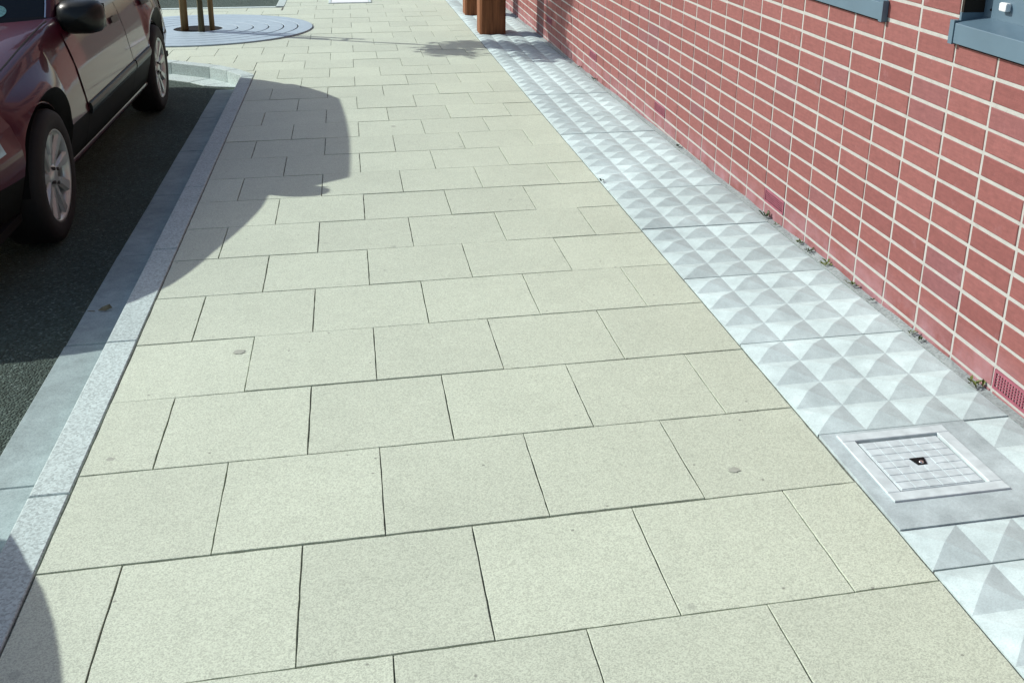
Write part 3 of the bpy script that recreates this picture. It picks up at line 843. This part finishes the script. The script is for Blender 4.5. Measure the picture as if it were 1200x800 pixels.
def make_car(name, label, pm, loc, rz, group):
    car = tag(empty(name, loc, (0, 0, 0)), label, 'car', group)
    tilt = Matrix(((1, 0, 0), (0, 1, 0), (GX, GY, 1))).to_3x3()
    q = Vector((0, 0, 1)).rotation_difference(Vector((-GX, -GY, 1)).normalized())
    car.rotation_mode = 'QUATERNION'; car.rotation_quaternion = q @ Matrix.Rotation(rz, 3, 'Z').to_quaternion()
    paintm = M[pm]
    # body shell: upper (painted) and lower skirts, both halves
    def shell(k0, k1, sel, nm, mat):
        b = MB(); idx = {}
        def V(s, i, k):
            key = (s if SEC[i][k][0] > 1e-6 else 1, i, k)
            if key not in idx:
                y, z = SEC[i][k]; idx[key] = len(b.v); b.v.append(cpos(s, ST[i], y, z))
            return idx[key]
        for s in (1, -1):
            for i in range(len(ST) - 1):
                if not sel((ST[i] + ST[i + 1]) / 2): continue
                for k in range(k0, k1):
                    f = (V(s, i, k), V(s, i + 1, k), V(s, i + 1, k + 1), V(s, i, k + 1))
                    b.f.append(f if s > 0 else tuple(reversed(f))); b.sm.append(True)
        # close nose and tail
        for i, rev in ((0, False), (len(ST) - 1, True)):
            if not sel(ST[i] + (.001 if i == 0 else -.001)): continue
            for k in range(k0, k1):
                f = (V(1, i, k), V(1, i, k + 1), V(-1, i, k + 1), V(-1, i, k))
                f = tuple(dict.fromkeys(f))
                if len(f) > 2: b.f.append(tuple(reversed(f)) if rev else f); b.sm.append(False)
        return obj(nm, b.mesh(nm), mat, car)
    inb = lambda u: .615 < u < 4.175
    shell(5, NR - 1, lambda u: inb(u), 'body', paintm); shell(0, 5, lambda u: inb(u), 'lower_cladding', M['cladding'])
    fb = shell(7, NR - 1, lambda u: u <= .615, 'front_panel', paintm)
    rb = shell(7, NR - 1, lambda u: u >= 4.175, 'rear_panel', paintm)
    shell(4, 7, lambda u: u <= .615, 'bumper', paintm); shell(4, 7, lambda u: u >= 4.175, 'bumper', paintm)
    shell(0, 4, lambda u: u <= .615, 'valance', M['cladding']); shell(0, 4, lambda u: u >= 4.175, 'valance', M['cladding'])
    # floor and wheel wells
    b = MB().box(-.80, .80, .25, UF - AR, .2, .24).box(-.62, .62, UF - AR, UF + AR, .2, .5).box(-.80, .80, UF + AR, UR - AR, .2, .24).box(-.62, .62, UR - AR, UR + AR, .2, .5).box(-.78, .78, UR + AR, 4.70, .24, .28)
    for ua in (UF, UR):
        for s in (-1, 1):
            b.lathe([(s * .60, AR - .004), (s * .845, AR - .004)], 18, 'x', a0=0, a1=math.pi, c=(0, ua, AZ), smooth=True)
    obj('underbody', b.mesh('underbody'), M['under'], car)
    for s in (1, -1):
        for ua in (UF, UR): make_wheel(car, s, ua)
        belt = lambda u: smooth_tab(ZS, u) - .055
        # wheel arch lips
        for ua in (UF, UR):
            l = MB(); pr = []
            for k in range(25):
                a = math.pi * k / 24; uu = ua - AR * math.cos(a); P = section(min(max(uu, ua - AR + .003), ua + AR - .003))
                y = P[2][0] + .004
                pr.append(((AR - .004), (AR + .007), uu, a, y))
            vs = []
            for (r0, r1, uu, a, y) in pr:
                for (r, dy) in ((r0, -.02), (r0, .002), (r1, .004), (r1, -.01)):
                    vs.append((s * (y + dy), ua - r * math.cos(a), AZ + r * math.sin(a)))
            fs = [(i * 4 + k, (i + 1) * 4 + k, (i + 1) * 4 + (k + 1) % 4, i * 4 + (k + 1) % 4) for i in range(24) for k in range(4)]
            l.add(vs, fs, True); obj('wheel_arch', l.mesh('wheel_arch'), paintm, car)
        # doors stand a hair proud; dark shut lines show between them
        for (u0, u1, nm) in ((1.62, 2.842, 'front_door'), (2.850, 3.72, 'rear_door')):
            lowz = (lambda u: .462) if nm == 'front_door' else (lambda u: max(.462, z_bottom(u) + .06 if u > UR - AR - .12 else .462))
            d = patch(side_grid(u0, u1, lowz, belt, 22, 10), nm, paintm, car, s, .0035)
            gl = MB()
            for ue in ((u0, u1) if nm == 'front_door' else (u1,)):
                g = side_grid(ue - .0035, ue + .0035, lambda u: .275 if ue < 3.4 else .68, belt, 1, 10)
                p = patch(g, 'shut_line', M['void'], d, s, .0042)
            # handle
            um = u1 - .17; zh = smooth_tab(ZS, um) - .135
            h = patch(side_grid(um - .085, um + .085, zh - .018, zh + .018, 6, 3), 'door_handle', M['trim'], d, s, .016)
            # black rub strip with a rounded face
            st = MB(); n = 16; a0, a1 = u0 + .012, (u1 - .012 if nm == 'front_door' else UR - AR - .05)
            vs = []
            for i in range(n + 1):
                u = a0 + (a1 - a0) * i / n; zc_ = .468 + .010 * (u - 1.6); yb = side_grid(u, u + .01, zc_, zc_ + .01, 1, 1)[0][0][1]
                for (dy, dz) in ((.003, -.030), (.012, -.026), (.017, -.008), (.017, .010), (.012, .027), (.003, .030)): vs.append((s * (yb + dy), u, zc_ + dz))
            fs = [(i * 6 + k, (i + 1) * 6 + k, (i + 1) * 6 + k + 1, i * 6 + k + 1) for i in range(n) for k in range(5)] + [(0, 1, 2, 3, 4, 5), tuple(n * 6 + k for k in range(5, -1, -1))]
            st.add(vs, fs, False); obj('rub_strip', st.mesh('rub_strip'), M['trim'], d)
        # bonnet shut line, sill seam
        patch(side_grid(1.33, 1.337, .66, lambda u: smooth_tab(ZS, u) - .05, 1, 8), 'shut_line', M['void'], car, s, .0015) if False else None
        pts_ = []
        for i in range(24):
            u = .42 + (1.62 - .42) * i / 23; P = section(u); pts_.append((u, P[11][0] - .006, P[11][1] + .0005))
        b = MB(); vs = []
        for (u, y, z) in pts_:
            vs += [(s * (y + .0035), u, z + .0018), (s * (y - .0035), u, z + .0024)]
        b.add(vs, [(2 * i, 2 * i + 1, 2 * i + 3, 2 * i + 2) for i in range(23)]); obj('bonnet_shut_line', b.mesh('bonnet_shut_line'), M['void'], car)
        # bright lower sill edge
        b = MB(); vs = []
        for i in range(20):
            u = UF + AR + .04 + (UR - UF - 2 * AR - .08) * i / 19; P = section(u); vs += [(s * (P[1][0] + .036), u, .246), (s * (P[1][0] + .050), u, .258), (s * (P[1][0] + .044), u, .274)]
        b.add(vs, [(3 * i + k, 3 * i + 3 + k, 3 * i + 4 + k, 3 * i + 1 + k) for i in range(19) for k in range(2)], True); obj('sill_moulding', b.mesh('sill_moulding'), paintm, car)
        # glass and pillars
        cB0, cB1 = 1.395, 1.425; cC0, cC1 = 1.70, 1.735
        for (c0, c1, nm) in ((1.035, cB0, 'front_door_window'), (cB1, cC0, 'rear_door_window'), (cC1, 1.955, 'quarter_window')):
            patch(gh_grid(c0, c1, .05, .95), nm, M['glass'], car, s)
        for (c0, c1, nm, mt) in ((.955, 1.035, 'a_pillar', paintm), (cB0, cB1, 'b_pillar', M['trim']), (cC0, cC1, 'c_pillar', M['trim']), (1.955, 2.12, 'd_pillar', paintm)):
            patch(gh_grid(c0, c1, 0, 1, 6, 8), nm, mt, car, s, .004)
        patch(gh_grid(1.03, 1.96, -.02, .055, 20, 2), 'belt_moulding', M['trim'], car, s, .005)
        patch(gh_grid(1.03, 1.96, .945, 1.0, 20, 2), 'roof_rail', paintm, car, s, .003)
        # bright strip on the windscreen edge
        patch(gh_grid(.950, .958, .02, .98, 2, 8), 'screen_trim', M['chrome'], car, s, .010)
        # mirror on its foot
        mb = MB(); cx, cu, cz = .868, 1.78, .915
        n1, n2 = 14, 8; vs = []
        for i in range(n2 + 1):
            v = math.pi * i / n2
            for k in range(n1):
                a = 2 * math.pi * k / n1; ca, sa = math.cos(a), math.sin(a)
                sq = lambda t, p: math.copysign(abs(t) ** p, t)
                vs.append((s * (cx + .115 * sq(ca, .6) * sq(math.sin(v), .5)), cu + .11 * (-math.cos(v)) * (1 if math.cos(v) > 0 else .36), cz + .088 * sq(sa, .6) * sq(math.sin(v), .5)))
        mb.add(vs, [(i * n1 + k, i * n1 + (k + 1) % n1, (i + 1) * n1 + (k + 1) % n1, (i + 1) * n1 + k) for i in range(n2) for k in range(n1)], True)
        mo = obj('door_mirror', mb.mesh('door_mirror'), M['trim'], car)
        f = MB().tube([(s * .765, cu + .06, .915), (s * .84, cu + .015, .935)], [.065, .06], 10); obj('mirror_foot', f.mesh('mirror_foot'), M['trim'], mo)
        f = MB().box(s * (cx - .105), s * (cx + .105), cu + .0385, cu + .0405, cz - .06, cz + .06); obj('mirror_glass', f.mesh('mirror_glass'), M['chrome'], mo)
        # lamps
        hl = patch(side_grid(.06, .47, lambda u: .475 + .06 * (u / .5), lambda u: max(.50, smooth_tab(ZS, u) - .035), 12, 6), 'headlight', M['lens'], car, s, .006)
        tl_ = patch(side_grid(4.38, 4.80, .60, .80, 10, 5), 'tail_light', M['redlens'], car, s, .006)
        patch(side_grid(.60, .70, .55, .585, 4, 2), 'side_repeater', M['lens'], car, s, .010) if False else None
    # screens
    def full(c0, c1, t0, t1, nm, mat, off=0.0, nc=12):
        g = gh_grid(c0, c1, t0, t1, nc, 6); l = [[(u, -y, z) for (u, y, z) in r] for r in g]
        if c0 < .5: rows = list(reversed(l))[:-1] + g
        else: rows = g + list(reversed(l))[1:]
        b = MB(); n, m = len(rows), len(rows[0])
        b.add([(y, u + (-off if c0 < .5 else off), z + off) for r in rows for (u, y, z) in r], [(i * m + k, (i + 1) * m + k, (i + 1) * m + k + 1, i * m + k + 1) for i in range(n - 1) for k in range(m - 1)], True)
        return obj(nm, b.mesh(nm), mat, car)
    ws = full(0, .955, .03, .97, 'windscreen', M['glass'])
    full(0, .97, -.035, .035, 'cowl', M['trim'], .004); full(0, .97, .965, 1.0, 'header_rail', paintm, .003)
    full(2.1, 3.0, .06, .95, 'rear_window', M['glass']); full(2.1, 3.0, .945, 1.0, 'tailgate_top', paintm, .003); full(2.1, 3.0, -.05, .065, 'tailgate_trim', paintm, .003)
    # roof skin
    ring = [gh(3.0 * i / 40, 1.0) for i in range(41)]; b = MB(); vs = []; m = 9
    for (u, y, z) in ring:
        for k in range(m):
            f = 1 - 2 * k / (m - 1); yy = y * f; vs.append((yy, u, z + .028 * (1 - f * f) * min(1, y / .4)))
    b.add(vs, [(i * m + k, i * m + k + 1, (i + 1) * m + k + 1, (i + 1) * m + k) for i in range(40) for k in range(m - 1)], True)
    obj('roof', b.mesh('roof'), paintm, car)
    # tax disc low in the passenger corner of the screen
    p = Vector(gh(.70, .10)); pu = Vector(gh(.70, .20)); pc = Vector(gh(.74, .10)); to = lambda q_: Vector((q_[1], q_[0], q_[2]))
    a = (to(pc) - to(p)).normalized(); c_ = (to(pu) - to(p)).normalized(); nrm = a.cross(c_).normalized()
    if nrm.y > 0: nrm = -nrm
    b = MB(); pp = to(p) + nrm * .004; b.add([pp + (a * math.cos(2 * math.pi * i / 24) + c_ * math.sin(2 * math.pi * i / 24)) * .042 for i in range(24)], [tuple(range(24))])
    obj('tax_disc', b.mesh('tax_disc'), M['disc'], ws)
    # wiper
    w0, w1 = to(gh(.1, .02)), to(gh(.62, .10)); b = MB().tube([w0 + Vector((0, -.02, .015)), w1 + Vector((0, -.018, .015))], [.008, .005], 6); obj('wiper', b.mesh('wiper'), M['trim'], car)
    b = MB().box(-.26, .26, -.012, .012, .36, .47); obj('number_plate', b.mesh('number_plate'), M['white'], car)
    b = MB().box(-.42, .42, -.014, .02, .50, .525); obj('front_grille', b.mesh('front_grille'), M['trim'], car)
    return car
CX = -3.435
make_car('parked_car', 'dark maroon parked car with silver alloy wheels at the kerb', 'maroon', (CX, 2.11, gz(CX, 2.11) + ROADZ), 0.0, None)
make_car('parked_car', 'parked car nearest the camera, seen only by its rounded shadow over the kerb', 'silver', (CX + .05, 1.07, gz(CX + .05, 1.07) + ROADZ), math.pi, None)

# ------------------------------------------------------------------ small things
def weed(x, y, s, n, mat, label, seed, z=0.008):
    r = random.Random(seed); e = MB()
    for i in range(n):
        a = r.uniform(0, 6.28); L = s * r.uniform(.5, 1.1); up = r.uniform(.5, 1.2); w = L * r.uniform(.16, .26)
        d = Vector((math.cos(a), math.sin(a), 0)); sd_ = Vector((-d.y, d.x, 0)); base = Vector((r.uniform(-.012, .012), r.uniform(-.03, .03) * s * 20, 0))
        p1 = base + d * L * .45 + Vector((0, 0, L * up * .6)); p2 = base + d * L + Vector((0, 0, L * up * .75))
        e.add([base, p1 + sd_ * w, p2, p1 - sd_ * w], [(0, 1, 2, 3)])
    o = e.build('wall_foot_weed', M[mat]); o.location = (x, y, gz(x, y) + z)
    return tag(o, label, 'weed', 'weeds along the foot of the brick wall')
WD = [(.606, 0.810, .034, 10, 'weed', 'yellow green weed at the wall foot beside the nearest air brick'),
 (.610, 1.14, .018, 9, 'moss', 'small dark weed at the wall foot, second from the nearest air brick'),
 (.609, 1.20, .022, 10, 'weed', 'yellow green sprig at the wall foot, third from the nearest air brick'),
 (.610, 1.48, .018, 8, 'moss', 'tiny dark weed at the wall foot below the brick pier between sills'),
 (.610, 1.64, .026, 12, 'weed', 'green weed clump at the wall foot just past the brick pier'),
 (.610, 1.86, .026, 11, 'weed', 'green weed with dark tips two bricks beyond the pier'),
 (.610, 2.02, .026, 13, 'moss', 'dark trailing weed at the wall foot nearer the second air brick'),
 (.610, 2.12, .024, 10, 'weed', 'bright green weed at the wall foot just before the second air brick'),
 (.610, 2.37, .018, 8, 'weed', 'pale moss tuft under the near end of the second air brick'),
 (.609, 2.50, .030, 14, 'moss', 'dark green weed directly below the second air brick'),
 (.606, 3.80, .024, 9, 'moss', 'small dark weed at the wall foot short of the third air brick'),
 (.610, 5.90, .024, 9, 'moss', 'distant small weed at the wall foot nearest the tree shadow'),
 (.610, 6.45, .024, 9, 'moss', 'farthest dark weed at the wall foot beside the tree shadow'),
 (.004, 3.19, .022, 9, 'moss', 'small weed in the joint between buff slabs and pyramid paving')]
for i, (x, y, s, n, m_, lb) in enumerate(WD): weed(x, y, s, n, m_, lb, 40 + i)
# a curled dry leaf in the channel
b = MB(); b.add([(-.025, 0, .004), (-.008, .010, .012), (.02, .005, .022), (.028, -.004, .008), (.0, -.011, .004)], [(0, 4, 1), (4, 3, 2, 1)]); b.tube([(-.035, 0, .004), (-.06, -.006, .012)], [.002, .0015], 5)
o = b.build('dry_leaf', M['dryleaf']); o.location = (-2.211, 2.147, gz(-2.211, 2.147) + ROADZ + .008); o.rotation_euler = (0, 0, .3)
tag(o, 'curled dry leaf lying in the shaded gutter channel beside the kerb', 'leaf')
def gum(x, y, r, label, seed):
    rr = random.Random(seed); n = 18; b = MB(); rs = [r * rr.uniform(.8, 1.15) for _ in range(n)]
    ring = lambda f, z: [(math.cos(2 * math.pi * i / n) * rs[i] * 1.25 * f, math.sin(2 * math.pi * i / n) * rs[i] * f, z) for i in range(n)]
    v = ring(1, 0) + ring(.7, .0003) + [(0, 0, .0004)]
    b.add(v, [(i, (i + 1) % n, n + (i + 1) % n, n + i) for i in range(n)] + [(n + i, n + (i + 1) % n, 2 * n) for i in range(n)], True)
    o = b.build('gum_spot', M['gum']); o.location = (x, y, gz(x, y) + .0003); o.rotation_euler = (math.atan(GY), -math.atan(GX), 0)
    tag(o, label, 'gum spot', 'old gum spots trodden on the slabs')
gum(-1.648, 1.486, .016, 'dark oval gum spot on a buff slab right of the car shadow', 1)
gum(-1.927, .871, .012, 'grey gum spot on the narrow slab close to the kerb', 2)
gum(-.294, .513, .013, 'faint grey gum spot on a slab left of the access cover', 3)
gum(-.992, 4.645, .012, 'small gum spot far up the pavement right of the car shadow tip', 4)

for o in bpy.data.objects:
    if '_o' in o: del o['_o']
